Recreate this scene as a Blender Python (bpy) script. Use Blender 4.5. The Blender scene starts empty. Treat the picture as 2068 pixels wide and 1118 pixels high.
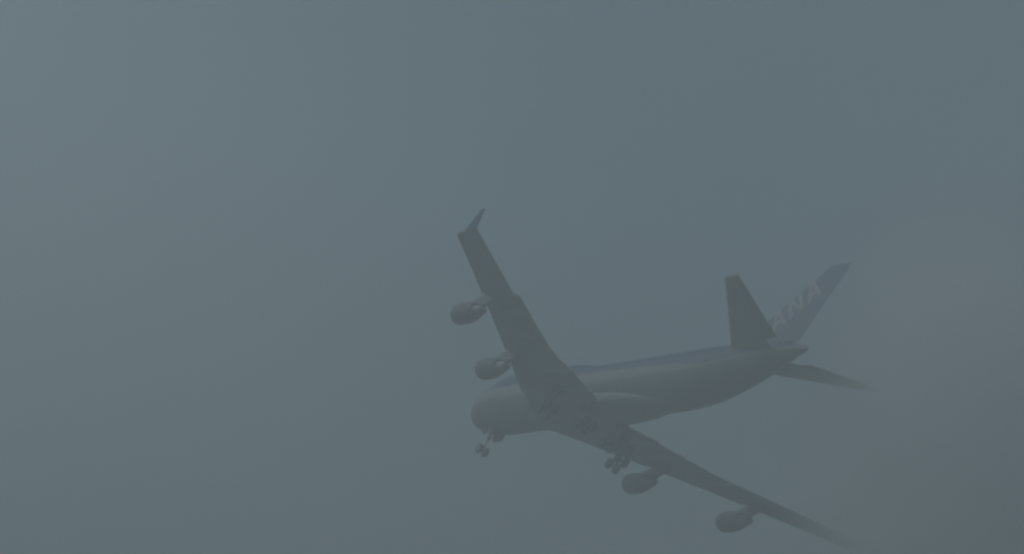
import bpy, bmesh, math, random
from mathutils import Matrix, Vector, noise

random.seed(7)
scene = bpy.context.scene
col = scene.collection
PI = math.pi

# ------------------------------------------------------------------ camera
ELEV = 14.0                                   # the lens looks up at the aircraft from the airfield
cam_data = bpy.data.cameras.new("camera")
cam_data.sensor_width = 36.0
cam_data.lens = 7000.0 / 2068.0 * 36.0
cam_data.clip_start = 0.5
cam_data.clip_end = 20000.0
cam = bpy.data.objects.new("camera", cam_data)
cam.location = (0.0, 0.0, 1.7)
cam.rotation_euler = (math.radians(90 + ELEV), 0.0, 0.0)
col.objects.link(cam)
scene.camera = cam

# ------------------------------------------------------------------ sky
SUN_EL, SUN_AZ = math.radians(48), math.radians(-62)    # azimuth measured from +Y, negative to the left
world = bpy.data.worlds.new("World")
scene.world = world
world.use_nodes = True
wn, wl = world.node_tree.nodes, world.node_tree.links
wn.clear()
sky = wn.new("ShaderNodeTexSky")
sky.sky_type = 'NISHITA'
sky.sun_disc = False
sky.sun_elevation = SUN_EL
sky.sun_rotation = SUN_AZ
sky.air_density = 1.0
sky.dust_density = 4.0
hsv = wn.new("ShaderNodeHueSaturation")                  # thick overcast: the blue is mostly gone
wl.new(sky.outputs[0], hsv.inputs["Color"])
tc = wn.new("ShaderNodeTexCoord")
mp = wn.new("ShaderNodeMapping")
mp.inputs["Location"].default_value = (3.1, 0.77, 6.0)
wl.new(tc.outputs["Generated"], mp.inputs["Vector"])
cl = wn.new("ShaderNodeTexNoise")                        # soft uneven cloud cover
cl.inputs["Scale"].default_value = 2.5
cl.inputs["Detail"].default_value = 1.0
cl.inputs["Roughness"].default_value = 0.45
wl.new(mp.outputs[0], cl.inputs["Vector"])
rmp = wn.new("ShaderNodeMapRange")
rmp.inputs["From Min"].default_value = 0.44
rmp.inputs["From Max"].default_value = 0.68
rmp.inputs["To Min"].default_value = 0.93
rmp.inputs["To Max"].default_value = 1.19
wl.new(cl.outputs["Fac"], rmp.inputs["Value"])
smp = wn.new("ShaderNodeMapRange")                       # brighter cloud is greyer
smp.inputs["From Min"].default_value = 0.44
smp.inputs["From Max"].default_value = 0.68
smp.inputs["To Min"].default_value = 0.66
smp.inputs["To Max"].default_value = 0.34
wl.new(cl.outputs["Fac"], smp.inputs["Value"])
wl.new(smp.outputs[0], hsv.inputs["Saturation"])
mul = wn.new("ShaderNodeVectorMath")
mul.operation = 'SCALE'
wl.new(hsv.outputs[0], mul.inputs[0])
wl.new(rmp.outputs[0], mul.inputs["Scale"])
tint = wn.new("ShaderNodeVectorMath")
tint.operation = 'MULTIPLY'
tint.inputs[1].default_value = (0.85, 1.12, 1.16)
wl.new(mul.outputs[0], tint.inputs[0])
bg = wn.new("ShaderNodeBackground")
bg.inputs["Strength"].default_value = 0.06
wl.new(tint.outputs[0], bg.inputs["Color"])
wo = wn.new("ShaderNodeOutputWorld")
wl.new(bg.outputs[0], wo.inputs["Surface"])

sun_data = bpy.data.lights.new("sun", 'SUN')
sun_data.energy = 0.6
sun_data.angle = math.radians(25)
sun_data.color = (1.0, 0.98, 0.95)
sun = bpy.data.objects.new("sun", sun_data)
sd = Vector((math.sin(SUN_AZ) * math.cos(SUN_EL), math.cos(SUN_AZ) * math.cos(SUN_EL), math.sin(SUN_EL)))
sun.rotation_euler = sd.to_track_quat('Z', 'Y').to_euler()
sun.location = (0, 0, 500)
col.objects.link(sun)

scene.view_settings.view_transform = 'Standard'
scene.view_settings.look = 'None'
scene.view_settings.gamma = 1.0
scene.view_settings.use_curve_mapping = False
scene.view_settings.exposure = -0.38
scene.cycles.volume_bounces = 6
scene.cycles.max_bounces = 10
scene.cycles.use_denoising = True
scene.cycles.filter_width = 2.4                           # a soft long lens

FOG_DENSITY = 0.0034

# ------------------------------------------------------------------ helpers
def mat(name, rgb, rough=0.5, metal=0.0, grain=0.06, scale=1.5, stretch=(1, 1, 1)):
    """painted or bare surface with faint uneven wear in its colour"""
    m = bpy.data.materials.new(name)
    m.use_nodes = True
    n, l = m.node_tree.nodes, m.node_tree.links
    b = n["Principled BSDF"]
    b.inputs["Roughness"].default_value = rough
    b.inputs["Metallic"].default_value = metal
    t = n.new("ShaderNodeTexCoord")
    g = n.new("ShaderNodeMapping")
    g.inputs["Scale"].default_value = stretch
    l.new(t.outputs["Object"], g.inputs["Vector"])
    z = n.new("ShaderNodeTexNoise")
    z.inputs["Scale"].default_value = scale
    z.inputs["Detail"].default_value = 5
    l.new(g.outputs[0], z.inputs["Vector"])
    r = n.new("ShaderNodeMapRange")
    r.inputs["From Min"].default_value = 0.3
    r.inputs["From Max"].default_value = 0.7
    r.inputs["To Min"].default_value = 1 - grain * 2
    r.inputs["To Max"].default_value = 1 + grain
    l.new(z.outputs["Fac"], r.inputs["Value"])
    s = n.new("ShaderNodeVectorMath")
    s.operation = 'SCALE'
    s.inputs[0].default_value = rgb
    l.new(r.outputs[0], s.inputs["Scale"])
    l.new(s.outputs[0], b.inputs["Base Color"])
    m["rgb"] = rgb
    return m


M = {
    'wing': mat('wing_grey_paint', (0.26, 0.285, 0.32), 0.55, stretch=(0.25, 1, 1), scale=2),
    'flap': mat('flap_grey_paint', (0.24, 0.262, 0.295), 0.55, stretch=(0.25, 1, 1), scale=2),
    'white': mat('white_paint', (0.44, 0.46, 0.49), 0.65),
    'blue': mat('blue_fin_paint', (0.05, 0.11, 0.22), 0.6),
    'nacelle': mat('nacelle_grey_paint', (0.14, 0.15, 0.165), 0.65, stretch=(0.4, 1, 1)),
    'metal': mat('bare_metal', (0.27, 0.27, 0.28), 0.6, 0.4),
    'hot': mat('burnt_nozzle_metal', (0.16, 0.14, 0.13), 0.5, 0.7),
    'dark': mat('dark_duct', (0.03, 0.03, 0.035), 0.7),
    'tyre': mat('tyre_rubber', (0.025, 0.025, 0.027), 0.85),
    'door': mat('gear_door_paint', (0.07, 0.075, 0.08), 0.8),
    'steel': mat('gear_steel', (0.22, 0.23, 0.24), 0.5, 0.3),
    'glass': mat('cockpit_glass', (0.02, 0.025, 0.03), 0.15),
}


def link(name, bm, material, parent=None, smooth=True, label=None):
    bmesh.ops.recalc_face_normals(bm, faces=bm.faces)
    me = bpy.data.meshes.new(name)
    bm.to_mesh(me)
    bm.free()
    if smooth:
        me.polygons.foreach_set("use_smooth", [True] * len(me.polygons))
        me.set_sharp_from_angle(angle=math.radians(38))
    me.materials.append(material)
    o = bpy.data.objects.new(name, me)
    col.objects.link(o)
    if parent is not None:
        o.parent = parent
    if label:
        o["label"] = label
    return o


def loft(bm, rings, cap=True):
    """skin between rings of equally many points"""
    vs = [[bm.verts.new(p) for p in r] for r in rings]
    n = len(rings[0])
    for a, b in zip(vs, vs[1:]):
        for i in range(n):
            bm.faces.new((a[i], a[(i + 1) % n], b[(i + 1) % n], b[i]))
    if cap:
        bm.faces.new(vs[0][::-1])
        bm.faces.new(vs[-1])
    return vs


def tube(bm, p, q, r0, r1=None, n=12):
    p, q = Vector(p), Vector(q)
    r1 = r0 if r1 is None else r1
    d = (q - p).normalized()
    u = d.orthogonal().normalized()
    v = d.cross(u)
    loft(bm, [[c + (u * math.cos(2 * PI * i / n) + v * math.sin(2 * PI * i / n)) * r for i in range(n)]
              for c, r in ((p, r0), (q, r1))])


def lathe(bm, profile, origin, axis='x', n=40, closed=False, k=1.0):
    """turn (along, radius) pairs about the x or y axis through origin"""
    rings = []
    for a, r in profile:
        r *= k
        ring = []
        for i in range(n):
            t = 2 * PI * i / n
            if axis == 'x':
                ring.append((origin[0] + a, origin[1] + r * math.cos(t), origin[2] + r * math.sin(t)))
            else:
                ring.append((origin[0] + r * math.cos(t), origin[1] + a, origin[2] + r * math.sin(t)))
        rings.append(ring)
    vs = loft(bm, rings, cap=not closed)
    if closed:
        for i in range(n):
            bm.faces.new((vs[-1][i], vs[-1][(i + 1) % n], vs[0][(i + 1) % n], vs[0][i]))


def slab(bm, pts, thick):
    """flat plate: polygon pts thickened along vector thick"""
    t = Vector(thick)
    a = [bm.verts.new(Vector(p) - t / 2) for p in pts]
    b = [bm.verts.new(Vector(p) + t / 2) for p in pts]
    n = len(pts)
    bm.faces.new(a[::-1])
    bm.faces.new(b)
    for i in range(n):
        bm.faces.new((a[i], a[(i + 1) % n], b[(i + 1) % n], b[i]))


def curve(table, x, k):
    """monotone cubic through a table of rows, column k"""
    xs = [r[0] for r in table]
    ys = [r[k] for r in table]
    if x <= xs[0]:
        return ys[0]
    if x >= xs[-1]:
        return ys[-1]
    i = max(j for j in range(len(xs)) if xs[j] <= x)
    d = [(ys[j + 1] - ys[j]) / (xs[j + 1] - xs[j]) for j in range(len(xs) - 1)]

    def tan(j):
        if j == 0:
            return d[0]
        if j == len(xs) - 1:
            return d[-1]
        return 0.0 if d[j - 1] * d[j] <= 0 else 2 * d[j - 1] * d[j] / (d[j - 1] + d[j])
    h = xs[i + 1] - xs[i]
    t = (x - xs[i]) / h
    return ((2 * t**3 - 3 * t**2 + 1) * ys[i] + (t**3 - 2 * t**2 + t) * h * tan(i)
            + (-2 * t**3 + 3 * t**2) * ys[i + 1] + (t**3 - t**2) * h * tan(i + 1))


# ------------------------------------------------------------------ the airfield under the fog (below the frame)
GROUND = 1400.0
bm = bmesh.new()
bmesh.ops.create_grid(bm, x_segments=8, y_segments=8, size=GROUND)
ground = link('ground', bm, mat('damp_grass', (0.055, 0.066, 0.052), 0.9, grain=0.25, scale=0.05), smooth=False)
ground["kind"] = "structure"

# ------------------------------------------------------------------ airliner
# body axes: x aft from the nose, y to starboard, z up; metres
R = Matrix(((0.50225, 0.73146, 0.46141), (0.10756, -0.58115, 0.80681), (0.85832, -0.35563, -0.37050)))
T = Vector((10.341, -13.393, -397.564)) - R @ Vector((30, 0, 0))
view = Matrix.Translation(cam.location) @ cam.rotation_euler.to_matrix().to_4x4()
plane = bpy.data.objects.new('airliner', None)
plane.empty_display_size = 5
plane.matrix_world = view @ (Matrix.Translation(T) @ R.to_4x4())
plane["label"] = "four engined wide body jet airliner banking low through grey fog with wheels down"
plane["category"] = "airliner"
col.objects.link(plane)

# --- fuselage
#      x, half width, top, bottom
FUS = [(0.0, 0.03, -0.48, -0.54), (0.15, 0.55, 0.05, -1.05), (0.5, 1.02, 0.60, -1.55), (1.0, 1.45, 1.15, -1.98),
       (2.0, 2.02, 1.95, -2.48), (3.5, 2.58, 2.95, -2.88), (5.0, 2.92, 3.72, -3.08), (7.0, 3.15, 4.28, -3.20),
       (9.0, 3.24, 4.52, -3.25), (12.0, 3.25, 4.58, -3.25), (20.0, 3.25, 4.56, -3.25), (24.0, 3.25, 4.22, -3.25),
       (27.5, 3.25, 3.68, -3.25), (31.0, 3.25, 3.32, -3.25), (34.0, 3.25, 3.25, -3.25), (46.0, 3.25, 3.25, -3.25),
       (49.5, 3.22, 3.26, -3.15), (53.0, 3.05, 3.30, -2.75), (57.0, 2.65, 3.32, -1.90), (61.0, 2.05, 3.28, -0.75),
       (64.5, 1.36, 3.10, 0.45), (67.0, 0.78, 2.82, 1.30), (68.6, 0.40, 2.45, 1.68), (68.95, 0.26, 2.32, 1.80)]
FUS = [(1.55 + r[0] * (24.0 - 1.55) / 24.0 if r[0] < 24 else r[0], *r[1:]) for r in FUS]


def fus_ring(x, n=72):
    hw, zt, zb = (curve(FUS, x, k) for k in (1, 2, 3))
    z0 = zb + min(hw * 1.0, (zt - zb) / 2)
    low, up = z0 - zb, zt - z0
    out = []
    for i in range(n):
        a = 2 * PI * i / n
        c, s = math.cos(a), math.sin(a)
        if s <= 0:
            rr = 1 / math.sqrt((c / hw)**2 + (s / low)**2)
        else:
            r1 = 1 / math.sqrt((c / hw)**2 + (s / min(hw, up))**2)
            r2 = 1 / math.sqrt((c / (hw * 0.90))**2 + (s / up)**2)
            rr = max(r1, r2)
        out.append((x, c * rr, z0 + s * rr))
    return out


bm = bmesh.new()
stations = [0, .05, .15, .3, .5, .75, 1, 1.5, 2, 2.7, 3.5, 4.2, 5, 6, 7, 8, 9] + [10 + k for k in range(0, 36, 2)] + \
           [46 + k * 1.25 for k in range(17)] + [67, 67.6, 68.2, 68.6, 68.95]
loft(bm, [fus_ring(1.55 + x * (24.0 - 1.55) / 24.0 if x < 24 else x) for x in stations])

livery = bpy.data.materials.new('fuselage_livery')
livery.use_nodes = True
n, l = livery.node_tree.nodes, livery.node_tree.links
b = n["Principled BSDF"]
b.inputs["Roughness"].default_value = 0.62
t = n.new("ShaderNodeTexCoord")
sep = n.new("ShaderNodeSeparateXYZ")
l.new(t.outputs["Object"], sep.inputs[0])


def math_node(op, a, c=None):
    q = n.new("ShaderNodeMath")
    q.operation = op
    for i, v in enumerate((a, c)):
        if v is None:
            continue
        if isinstance(v, (int, float)):
            q.inputs[i].default_value = v
        else:
            l.new(v, q.inputs[i])
    return q.outputs[0]


def mix(fac, a, c):
    q = n.new("ShaderNodeMix")
    q.data_type = 'RGBA'
    l.new(fac, q.inputs[0])
    for sock, v in ((q.inputs[6], a), (q.inputs[7], c)):
        if isinstance(v, tuple):
            sock.default_value = (*v, 1)
        else:
            l.new(v, sock)
    return q.outputs[2]


X, Z = sep.outputs[0], sep.outputs[2]


def ramp_x(x0, x1, y0, y1):
    q = n.new("ShaderNodeMapRange")
    for k, v in (("From Min", x0), ("From Max", x1), ("To Min", y0), ("To Max", y1)):
        q.inputs[k].default_value = v
    l.new(X, q.inputs["Value"])
    return q.outputs[0]


rise = ramp_x(52, 68, -0.95, 2.0)               # the bands climb with the tail cone
line_low = math_node('MAXIMUM', ramp_x(36, 47, -1.75, -0.85), rise)         # lower edge of the pale side band
line_mid = math_node('MAXIMUM', ramp_x(34, 56, 0.55, -0.35), math_node('ADD', rise, 0.25))          # lower edge of the blue band
grey = (0.235, 0.255, 0.28)
c1 = mix(math_node('GREATER_THAN', Z, line_low), grey, (0.33, 0.375, 0.415))
c2 = mix(math_node('GREATER_THAN', Z, line_mid), c1, (0.045, 0.105, 0.20))
c3 = mix(math_node('GREATER_THAN', Z, 3.7), c2, (0.70, 0.72, 0.74))
nz = n.new("ShaderNodeTexNoise")
nz.inputs["Scale"].default_value = 0.8
nz.inputs["Detail"].default_value = 6
l.new(t.outputs["Object"], nz.inputs["Vector"])
mr = n.new("ShaderNodeMapRange")
for k, v in (("From Min", .3), ("From Max", .7), ("To Min", .86), ("To Max", 1.06)):
    mr.inputs[k].default_value = v
l.new(nz.outputs["Fac"], mr.inputs["Value"])
sc_ = n.new("ShaderNodeVectorMath")
sc_.operation = 'SCALE'
l.new(c3, sc_.inputs[0])
l.new(mr.outputs[0], sc_.inputs["Scale"])
l.new(sc_.outputs[0], b.inputs["Base Color"])
fus = link('fuselage', bm, livery, plane)

# exhaust at the end of the tail cone
bm = bmesh.new()
lathe(bm, [(0, .26), (.35, .22), (.35, .15), (.0, .15)], (68.9, 0, 2.06), n=24)
link('tail_cone_exhaust', bm, M['hot'], fus)

# cockpit windows, three panes a side, set into the nose
def fus_point(x, ang, out=0.015):
    ring = fus_ring(x, 720)
    p = Vector(ring[int(round(ang / (2 * PI) * 720)) % 720])
    c = Vector((x, 0, (curve(FUS, x, 2) + curve(FUS, x, 3)) / 2))
    return p + (p - c).normalized() * out


for s in (1, -1):
    for k in range(3):
        bm = bmesh.new()
        a0, a1 = 1.48 - k * .27, 1.26 - k * .27
        x0 = 5.6 + k * .33
        q = [fus_point(x0 + dx, a if s > 0 else PI - a) for dx, a in ((0, a0), (.12, a1), (.85, a1), (.75, a0))]
        vs = [bm.verts.new(p) for p in q]
        bm.faces.new(vs)
        for f in bmesh.ops.extrude_face_region(bm, geom=bm.faces[:])['geom']:
            if isinstance(f, bmesh.types.BMVert):
                f.co += (f.co - Vector((f.co.x, 0, 1))).normalized() * -.05
        link('cockpit_window', bm, M['glass'], fus, smooth=False)

# belly fairing that carries the wing roots
bm = bmesh.new()
FAIR = [(17.5, 0.6, -2.95, .15), (19, 1.8, -2.8, .5), (21.5, 2.4, -2.65, .85), (25, 2.6, -2.5, 1.15), (30, 2.65, -2.5, 1.25),
        (33, 2.62, -2.5, 1.25), (36.5, 2.5, -2.5, 1.25), (40, 2.25, -2.6, 1.1), (44, 1.7, -2.75, .8), (48, .8, -3.0, .2)]
rings = []
for k in range(28):
    x = 17.5 + 30.5 * k / 27
    hw, zc, h = (curve(FAIR, x, j) for j in (1, 2, 3))
    ring = []
    for i in range(40):
        c, sn = math.cos(2 * PI * i / 40), math.sin(2 * PI * i / 40)
        if sn < 0:          # full and rounded below, straight sides above that run into the fuselage
            ring.append((x, hw * math.copysign(abs(c)**.8, c), zc - h * abs(sn)**.8))
        else:
            ring.append((x, hw * math.copysign(abs(c)**.12, c), zc + 1.4 * h * sn))
    rings.append(ring)
loft(bm, rings)
link('belly_fairing', bm, M['wing'], fus)

# --- wings
def wz(y):
    return -2.576 + (y - 3.2) * 0.065 - 1.061 * (y / 32)**2


def le(y):
    return 20.359 + (y - 3.2) * 0.879


# y, chord of the fixed wing, thickness ratio
WING = [(0.0, 17.0, .125), (3.2, 14.6, .125), (7.3, 11.7, .115), (13.0, 8.1, .10), (20.7, 6.1, .09), (25.7, 5.05, .085), (31.08, 4.1, .08)]
INC = math.tan(math.radians(2.0))


def foil(thick, m=22, camber=.018):
    """closed outline, (chord fraction, height), leading edge first over the top"""
    up, lo = [], []
    for i in range(m + 1):
        c = .5 * (1 - math.cos(PI * i / m))
        y = 5 * thick * (.2969 * math.sqrt(c) - .126 * c - .3516 * c * c + .2843 * c**3 - .1025 * c**4)
        k = camber * 4 * c * (1 - c)
        up.append((c, k + y))
        lo.append((c, k - y))
    return up + lo[-2:0:-1]


def split_foil(thick, hinge, m=20):
    """the outline cut at a hinge line into the fixed part and the moving part behind it"""
    full = foil(thick, m, 0)
    h = 5 * thick * (.2969 * math.sqrt(hinge) - .126 * hinge - .3516 * hinge**2 + .2843 * hinge**3 - .1025 * hinge**4)
    up = [p for p in full[:m + 1] if p[0] < hinge - .01]
    lo = [p for p in full[m + 1:] if p[0] < hinge - .01]
    fixed = up + [(hinge, h), (hinge, -h)] + lo
    up2 = [p for p in full[:m + 1] if p[0] > hinge + .01]
    lo2 = [p for p in full[m + 1:] if p[0] > hinge + .01]
    moving = [(hinge, h)] + up2 + lo2 + [(hinge, -h)]
    return fixed, moving


def wing_ring(y, s, chord=None, x0=0.0, dz=0.0):
    ch = curve(WING, y, 1) if chord is None else chord
    th = curve(WING, y, 2)
    return [(le(y) + x0 + c * ch, s * y, wz(y) + dz - c * ch * INC + h * ch) for c, h in foil(th)]


def flap_mesh(y0, y1, s, ext0, ext1, droop, frac):
    """slotted flap hung below and behind the fixed trailing edge; ext is how far it reaches aft"""
    bm = bmesh.new()
    rings = []
    for k in range(7):
        f = k / 6
        y = y0 + (y1 - y0) * f
        ch = curve(WING, y, 1)
        ext = ext0 + (ext1 - ext0) * f
        fc = ext + frac * ch
        xs = le(y) + ch + ext - fc * math.cos(math.radians(17))
        z1 = wz(y) - (ch + ext) * INC - droop
        z0 = z1 + fc * math.sin(math.radians(17)) * .62
        z0 = min(z0, wz(y) - (ch - frac * ch) * INC - .12)
        rings.append([(xs + c * (le(y) + ch + ext - xs) + 0, s * y, z0 + (z1 - z0) * c + h * fc) for c, h in foil(.12, 10, .03)])
    loft(bm, rings)
    return bm


def canoe(s, y, x0, x1, r):
    bm = bmesh.new()
    rings = []
    zc = wz(y) - (x0 - le(y)) * INC - .25
    for k in range(15):
        f = k / 14
        x = x0 + (x1 - x0) * f
        rr = r * (math.sin(PI * f)**.6 + .02)
        z = zc - .15 - .9 * f * f
        rings.append([(x, s * y + rr * .62 * math.cos(a), z + rr * math.sin(a)) for a in (2 * PI * i / 14 for i in range(14))])
    loft(bm, rings)
    return bm


for s in (-1, 1):
    bm = bmesh.new()
    ys = [0.0, 1.6, 3.2, 5.2, 7.3, 9, 11, 13, 15, 17, 19, 20.7, 23, 25.7, 28.5, 30.6, 31.08]
    loft(bm, [wing_ring(y, s) for y in ys])
    wing = link('wing', bm, M['wing'], plane)
    link('inboard_flap', flap_mesh(3.6, 10.3, s, 2.1, 2.0, .62, .13), M['flap'], wing)
    link('outboard_flap', flap_mesh(12.6, 20.75, s, 2.0, 2.1, .62, .16), M['flap'], wing)
    # high speed aileron between the flaps
    bm = bmesh.new()
    rings = []
    for y in (10.4, 11.5, 12.5):
        ch = curve(WING, y, 1)
        rings.append([(le(y) + ch - .5 + c * 1.75, s * y, wz(y) - ch * INC - .05 - c * .28 + h * 1.75) for c, h in foil(.12, 8, .02)])
    loft(bm, rings)
    link('aileron', bm, M['wing'], wing)
    for y, xa, xb, r in ((5.2, 31.5, 38.6, .55), (8.6, 31.2, 39.2, .5), (14.6, 34.2, 40.9, .42), (18.6, 36.9, 43.2, .40)):
        link('flap_track_fairing', canoe(s, y, xa, xb, r), M['wing'], wing)
    # drooped slats along the leading edge
    for ya, yb in ((5.4, 10.9), (12.4, 20.1), (21.6, 30.95)):
        bm = bmesh.new()
        rings = []
        for k in range(6):
            y = ya + (yb - ya) * k / 5
            w = .62 if y > 12 else .8
            rings.append([(le(y) - .28 + c * w, s * y, wz(y) - .20 + c * w * .33 + h * w) for c, h in foil(.20, 8, .06)])
        loft(bm, rings)
        link('slat', bm, M['flap'], wing)
    # winglet canted outwards from the tip
    bm = bmesh.new()
    rings = []
    for k in range(8):
        f = k / 7
        e = f**1.2
        ch = 3.0 + (0.85 - 3.0) * f
        x0 = 46.0 + 3.75 * f
        y = 31.06 + .98 * f
        z = -1.86 + (1.74) * e
        nrm = Vector((0, -.86, .5))
        rings.append([(x0 + c * ch, s * (y + h * ch * .85), z - c * .10 * (1 - f) - h * ch * .5) for c, h in foil(.09, 10, 0)])
    loft(bm, rings)
    link('winglet', bm, M['blue'], wing)

# --- tailplane and fin
for s in (-1, 1):
    bm = bmesh.new()
    # fixed part stops at the elevator hinge, 74 % chord: keep the outline of the full section
    rings = []
    er = []
    for k in range(10):
        f = k / 9
        y = .4 + (10.45 - .4) * f
        x0 = 56.3 + (65.25 - 56.3) * f
        ch = 10.4 + (2.5 - 10.4) * f
        z = 1.35 + (4.40 - 1.35) * f
        fixed, mov = split_foil(.09, .74)
        rings.append([(x0 + c * ch, s * y, z + h * ch) for c, h in fixed])
        if k >= 2:
            er.append([(x0 + c * ch + .03, s * y, z + h * ch) for c, h in mov])
    loft(bm, rings)
    tp = link('tailplane', bm, M['wing'], plane)
    bm = bmesh.new()
    loft(bm, er)
    link('elevator', bm, M['flap'], tp)

FIN_Z0, FIN_Z1 = 2.6, 13.25


def fin_le(z):
    return 54.7 + (z - 3.2) * 1.08


def fin_te(z):
    return 66.7 + (z - 3.0) * .262


def fin_half(x, z):
    """half thickness of the fin at (x, z)"""
    a, ch = fin_le(z), fin_te(z) - fin_le(z)
    c = min(max((x - a) / ch, 0), 1)
    return ch * 5 * .095 * (.2969 * math.sqrt(c) - .126 * c - .3516 * c * c + .2843 * c**3 - .1025 * c**4)


bm = bmesh.new()
rd = bmesh.new()
rings, rr = [], []
for k in range(16):
    z = FIN_Z0 + (FIN_Z1 - FIN_Z0) * k / 15
    a, ch = fin_le(z), fin_te(z) - fin_le(z)
    fixed, mov = split_foil(.095, .72, 24)
    rings.append([(a + c * ch, h * ch, z) for c, h in fixed])
    rr.append([(a + c * ch + .03, h * ch, z) for c, h in mov])
loft(bm, rings)
fin = link('tail_fin', bm, M['blue'], plane)
loft(rd, rr[1:])
link('rudder', rd, M['blue'], fin)
# bare metal leading edge strip
bm = bmesh.new()
rings = []
for k in range(16):
    z = 3.7 + (13.2 - 3.7) * k / 15
    a, ch = fin_le(z), fin_te(z) - fin_le(z)
    pts = [(c, h) for c, h in foil(.095, 40, 0) if c <= .045]
    rings.append([(a + c * ch - .03, h * ch * 1.03, z) for c, h in pts])
loft(bm, rings)
link('leading_edge', bm, M['white'], fin)

# big white letters running up both sides of the fin, tops towards the leading edge
GLYPH = {'A': [((0, 0), (.22, 0), (.56, 1), (.36, 1)), ((.48, 1), (.70, 1), (1.0, 0), (.76, 0)), ((.25, .22), (.32, .42), (.72, .42), (.76, .22))],
         'N': [((0, 0), (.22, 0), (.22, 1), (0, 1)), ((.78, 0), (1, 0), (1, 1), (.78, 1)), ((0.0, 1), (.26, 1), (1.0, 0), (.74, 0))]}
u = Vector((.735, .678))        # along the word
v = Vector((-.678, .735))       # up the letters
base = Vector((61.5, 4.62))
H, W = 3.35, 2.02
for s in (-1, 1):
    for k, ch in enumerate("ANA"):
        bm = bmesh.new()
        for j, quad in enumerate(GLYPH[ch]):
            a, b_, c, d = [Vector(p) for p in quad]
            g = []
            NU, NV = 3, 10
            for iv in range(NV + 1):
                row = []
                for iu in range(NU + 1):
                    p0 = a.lerp(b_, iu / NU)
                    p1 = d.lerp(c, iu / NU)
                    p = p0.lerp(p1, iv / NV)
                    lx = p.x if s < 0 else 1 - p.x
                    word = k if s < 0 else 2 - k
                    q = base + u * ((word * 1.27 + lx) * W + p.y * .0) + v * (p.y * H)
                    row.append((q.x, q.y))
                g.append(row)
            for lay in (.012 + j * .003,):
                vs = [[bm.verts.new((x, s * (fin_half(x, z) + lay), z)) for x, z in row] for row in g]
                fs = []
                for iv in range(NV):
                    for iu in range(NU):
                        fs.append(bm.faces.new((vs[iv][iu], vs[iv][iu + 1], vs[iv + 1][iu + 1], vs[iv + 1][iu])))
        link('letter', bm, M['white'], fin)

# --- engines
def engine(x0, y, zc, s):
    e = bmesh.new()
    # outer cowl with a rounded lip and an open fan duct at the back
    lathe(e, [(0.10, 1.02), (0.0, 1.10), (0.03, 1.18), (.25, 1.29), (.8, 1.36), (1.7, 1.37), (2.7, 1.28), (3.6, 1.10), (3.95, 1.01),
              (3.95, .97), (3.3, 1.02), (2.2, 1.08), (1.2, 1.10), (.5, 1.04)], (x0, y, zc), closed=True, k=.9)
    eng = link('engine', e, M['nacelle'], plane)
    bm = bmesh.new()
    lathe(bm, [(1.25, 1.09), (1.25, .36), (.95, .22), (.72, .04)], (x0, y, zc), n=32, k=.9)
    link('fan', bm, M['dark'], eng)
    bm = bmesh.new()
    lathe(bm, [(2.6, .62), (3.2, .84), (3.95, .80), (4.8, .66), (5.55, .52), (5.55, .48), (5.0, .5)], (x0, y, zc - .02), n=32, k=.9)
    link('core_cowl', bm, M['metal'], eng)
    bm = bmesh.new()
    lathe(bm, [(5.0, .44), (5.5, .36), (6.0, .20), (6.35, .03)], (x0, y, zc - .02), n=24, k=.9)
    link('exhaust_plug', bm, M['hot'], eng)
    bm = bmesh.new()
    lathe(bm, [(-.02, 1.06), (-.015, 1.12), (.03, 1.195), (.20, 1.285), (.30, 1.315), (.30, 1.28), (.05, 1.16)], (x0, y, zc), closed=True, k=.9)
    link('inlet_lip', bm, M['metal'], eng)
    # pylon from the cowl top up to the wing
    bm = bmesh.new()
    yy = abs(y)
    L = le(yy)
    W = lambda x: wz(yy) - max(x - L, 0) * INC
    top = [(x0 + 1.3, zc + 1.24), (x0 + 2.4, zc + 1.50), (L - .6, wz(yy) + .12), (L + .5, wz(yy) + .25), (L + 3.2, W(L + 3.2) - .1)]
    bot = [(x0 + 1.3, zc + 1.05), (x0 + 2.6, zc + 1.0), (x0 + 3.7, zc + .85), (x0 + 5.2, zc + .55), (L + 3.2, W(L + 3.2) - .45)]
    wd = [.05, .22, .26, .26, .06]
    rings = []
    for (xt, zt), (xb, zb), w in zip(top, bot, wd):
        rings.append([(xt, y - w, zt), (xt, y + w, zt), (xb, y + w * .8, zb), (xb, y - w * .8, zb)])
    loft(bm, rings)
    link('pylon', bm, M['nacelle'], eng)
    return eng


for s in (-1, 1):
    engine(le(20.83) - 4.55, s * 20.83, wz(20.83) - 1.91, s)
    engine(le(11.68) - 4.35, s * 11.68, wz(11.68) - 1.94, s)

# --- landing gear
def wheel(parent, c, r, w):
    bm = bmesh.new()
    lathe(bm, [(-w * .35, r * .56), (-w * .5, r * .68), (-w * .5, r * .88), (-w * .36, r * .975), (0, r), (w * .36, r * .975), (w * .5, r * .88),
               (w * .5, r * .68), (w * .35, r * .56)], c, axis='y', n=28, closed=True)
    wh = link('wheel', bm, M['tyre'], parent)
    bm = bmesh.new()
    lathe(bm, [(-w * .36, r * .58), (-w * .2, r * .5), (-w * .3, r * .15), (w * .3, r * .15), (w * .2, r * .5), (w * .36, r * .58)], c, axis='y', n=20)
    link('hub', bm, M['steel'], wh)


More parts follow.
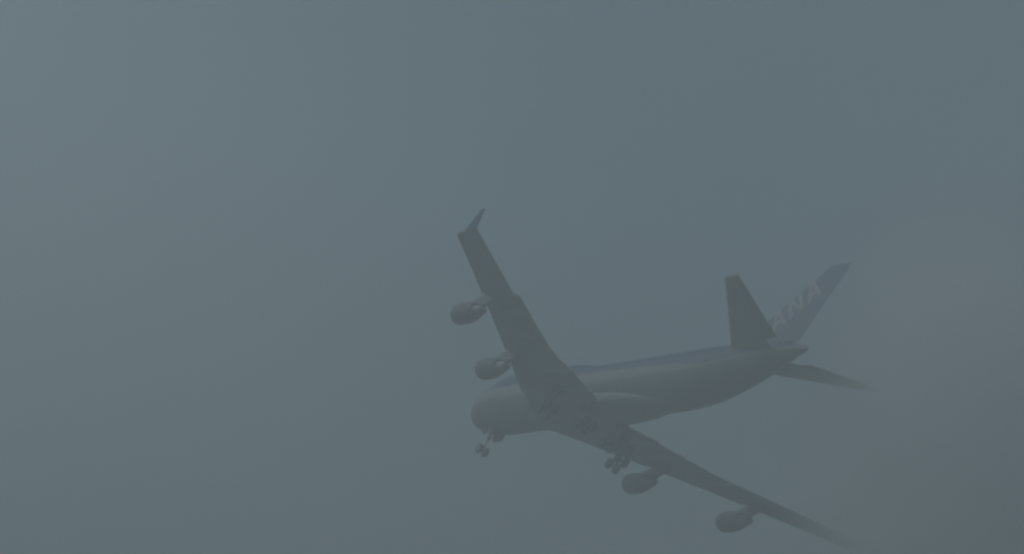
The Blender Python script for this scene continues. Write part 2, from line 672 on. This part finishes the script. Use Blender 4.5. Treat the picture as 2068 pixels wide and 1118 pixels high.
NZ = -6.1
bm = bmesh.new()
tube(bm, (7.5, 0, -2.9), (7.85, 0, -4.6), .20, .17)
tube(bm, (7.85, 0, -4.6), (7.95, 0, NZ), .11)
tube(bm, (7.95, -.62, NZ), (7.95, .62, NZ), .09)
tube(bm, (9.6, -.28, -3.1), (7.85, -.08, -4.5), .085)
tube(bm, (9.6, .28, -3.1), (7.85, .08, -4.5), .085)
ng = link('nose_gear', bm, M['steel'], plane)
for y in (-.47, .47):
    wheel(ng, (7.95, y, NZ), .62, .42)
for y in (-.72, .72):
    bm = bmesh.new()
    slab(bm, [(6.9, y, -3.05), (9.9, y, -3.12), (9.7, y * 1.22, -4.25), (7.5, y * 1.22, -4.35)], (0, .05, 0))
    link('gear_door', bm, M['door'], ng, smooth=False)


def main_gear(cx, cy, cz, top, tilt, door):
    s = 1 if cy > 0 else -1
    bm = bmesh.new()
    tube(bm, top, (cx, cy, cz + 1.1), .27, .24)
    tube(bm, (cx, cy, cz + 1.1), (cx, cy, cz), .17)
    dx = .74 * math.cos(tilt)
    dz = .74 * math.sin(tilt)
    tube(bm, (cx - dx, cy, cz + dz), (cx + dx, cy, cz - dz), .15)
    for q in (-1, 1):
        tube(bm, (cx + q * dx, cy - .75, cz - q * dz), (cx + q * dx, cy + .75, cz - q * dz), .09)
    tube(bm, (top[0] + 1.3, top[1] - s * 1.3, top[2]), (cx, cy, cz + 1.3), .10)
    tube(bm, (top[0] - 1.4, top[1], top[2]), (cx, cy, cz + 1.2), .09)
    g = link('main_gear', bm, M['steel'], plane)
    for q in (-1, 1):
        for k in (-1, 1):
            wheel(g, (cx + q * dx, cy + k * .56, cz - q * dz), .63, .44)
    bm = bmesh.new()
    slab(bm, door, (0, .05, 0))
    link('gear_door', bm, M['door'], g, smooth=False)


for s in (-1, 1):
    main_gear(30.9, s * 5.45, -5.95, (31.2, s * 4.9, -2.75), math.radians(-28),
              [(30.3, s * 5.95, -3.0), (31.9, s * 5.95, -3.0), (31.7, s * 6.1, -4.6), (30.5, s * 6.1, -4.6)])
    main_gear(34.3, s * 1.92, -6.0, (34.1, s * 1.95, -3.3), math.radians(-8),
              [(33.4, s * 2.75, -3.6), (35.3, s * 2.75, -3.6), (35.1, s * 3.0, -4.9), (33.6, s * 3.0, -4.9)])

# ------------------------------------------------------------------ fog
bpy.context.view_layer.update()
ztop = max((o.matrix_world @ Vector(c)).z for o in plane.children_recursive if o.type == 'MESH' for c in o.bound_box)
bm = bmesh.new()
bmesh.ops.create_cube(bm, size=1.0)
TOP, BOT = ztop + 1.0, -1.0
for vtx in bm.verts:
    vtx.co = (vtx.co.x * 3000, vtx.co.y * 3000, BOT if vtx.co.z < 0 else TOP)
fogm = bpy.data.materials.new('fog')
fogm.use_nodes = True
fn, fl = fogm.node_tree.nodes, fogm.node_tree.links
fn.clear()
pv = fn.new("ShaderNodeVolumePrincipled")
pv.inputs["Color"].default_value = (0.82, 0.84, 0.86, 1)
pv.inputs["Density"].default_value = FOG_DENSITY
pv.inputs["Anisotropy"].default_value = 0.0
fo = fn.new("ShaderNodeOutputMaterial")
fl.new(pv.outputs[0], fo.inputs["Volume"])
haze = link('haze', bm, fogm, smooth=False)
haze["kind"] = "stuff"

# thicker bank of fog the low wing tip and the tail are running into
tip = plane.matrix_world @ Vector((46.0, 31.0, -1.9))
axes = [plane.matrix_world.to_3x3() @ Vector(R[k]) for k in range(3)]       # across, up, towards the lens
BANK_R = (21.0, 36.0, 27.0)
centre = tip + axes[0] * 6.5 + axes[1] * 10.0 + axes[2] * 27.0
bm = bmesh.new()
bmesh.ops.create_icosphere(bm, subdivisions=4, radius=1.0)
bank_m = bpy.data.materials.new('fog_bank')
bank_m.use_nodes = True
fn, fl = bank_m.node_tree.nodes, bank_m.node_tree.links
fn.clear()
pv = fn.new("ShaderNodeVolumePrincipled")
pv.inputs["Color"].default_value = (0.97, 0.98, 1.0, 1)
pv.inputs["Anisotropy"].default_value = 0.0
tcn = fn.new("ShaderNodeTexCoord")
ln = fn.new("ShaderNodeVectorMath")
ln.operation = 'LENGTH'
fl.new(tcn.outputs["Object"], ln.inputs[0])
pw = fn.new("ShaderNodeMath")
pw.operation = 'POWER'
fl.new(ln.outputs["Value"], pw.inputs[0])
pw.inputs[1].default_value = 2.0
wsp = fn.new("ShaderNodeTexNoise")
wsp.inputs["Scale"].default_value = 2.2
wsp.inputs["Detail"].default_value = 3.0
fl.new(tcn.outputs["Object"], wsp.inputs["Vector"])
ed = fn.new("ShaderNodeMath")                       # uneven edge
ed.operation = 'MULTIPLY_ADD'
fl.new(wsp.outputs["Fac"], ed.inputs[0])
ed.inputs[1].default_value = 0.30
fl.new(pw.outputs[0], ed.inputs[2])
den = fn.new("ShaderNodeMapRange")
den.inputs["From Min"].default_value = 1.08
den.inputs["From Max"].default_value = 0.42
den.inputs["To Min"].default_value = 0.0
den.inputs["To Max"].default_value = 1.0
fl.new(ed.outputs[0], den.inputs["Value"])
sq = fn.new("ShaderNodeMath")                       # thins out softly
sq.operation = 'POWER'
fl.new(den.outputs[0], sq.inputs[0])
sq.inputs[1].default_value = 2.0
amt = fn.new("ShaderNodeMath")
amt.operation = 'MULTIPLY'
fl.new(sq.outputs[0], amt.inputs[0])
amt.inputs[1].default_value = 0.08
fl.new(amt.outputs[0], pv.inputs["Density"])
fo = fn.new("ShaderNodeOutputMaterial")
fl.new(pv.outputs[0], fo.inputs["Volume"])
bank = link('fog_bank', bm, bank_m)
bank["kind"] = "stuff"
rot = Matrix((axes[0], axes[1], axes[2])).transposed().to_4x4()
bank.matrix_world = Matrix.Translation(centre) @ rot @ Matrix.Diagonal((*BANK_R, 1.0))
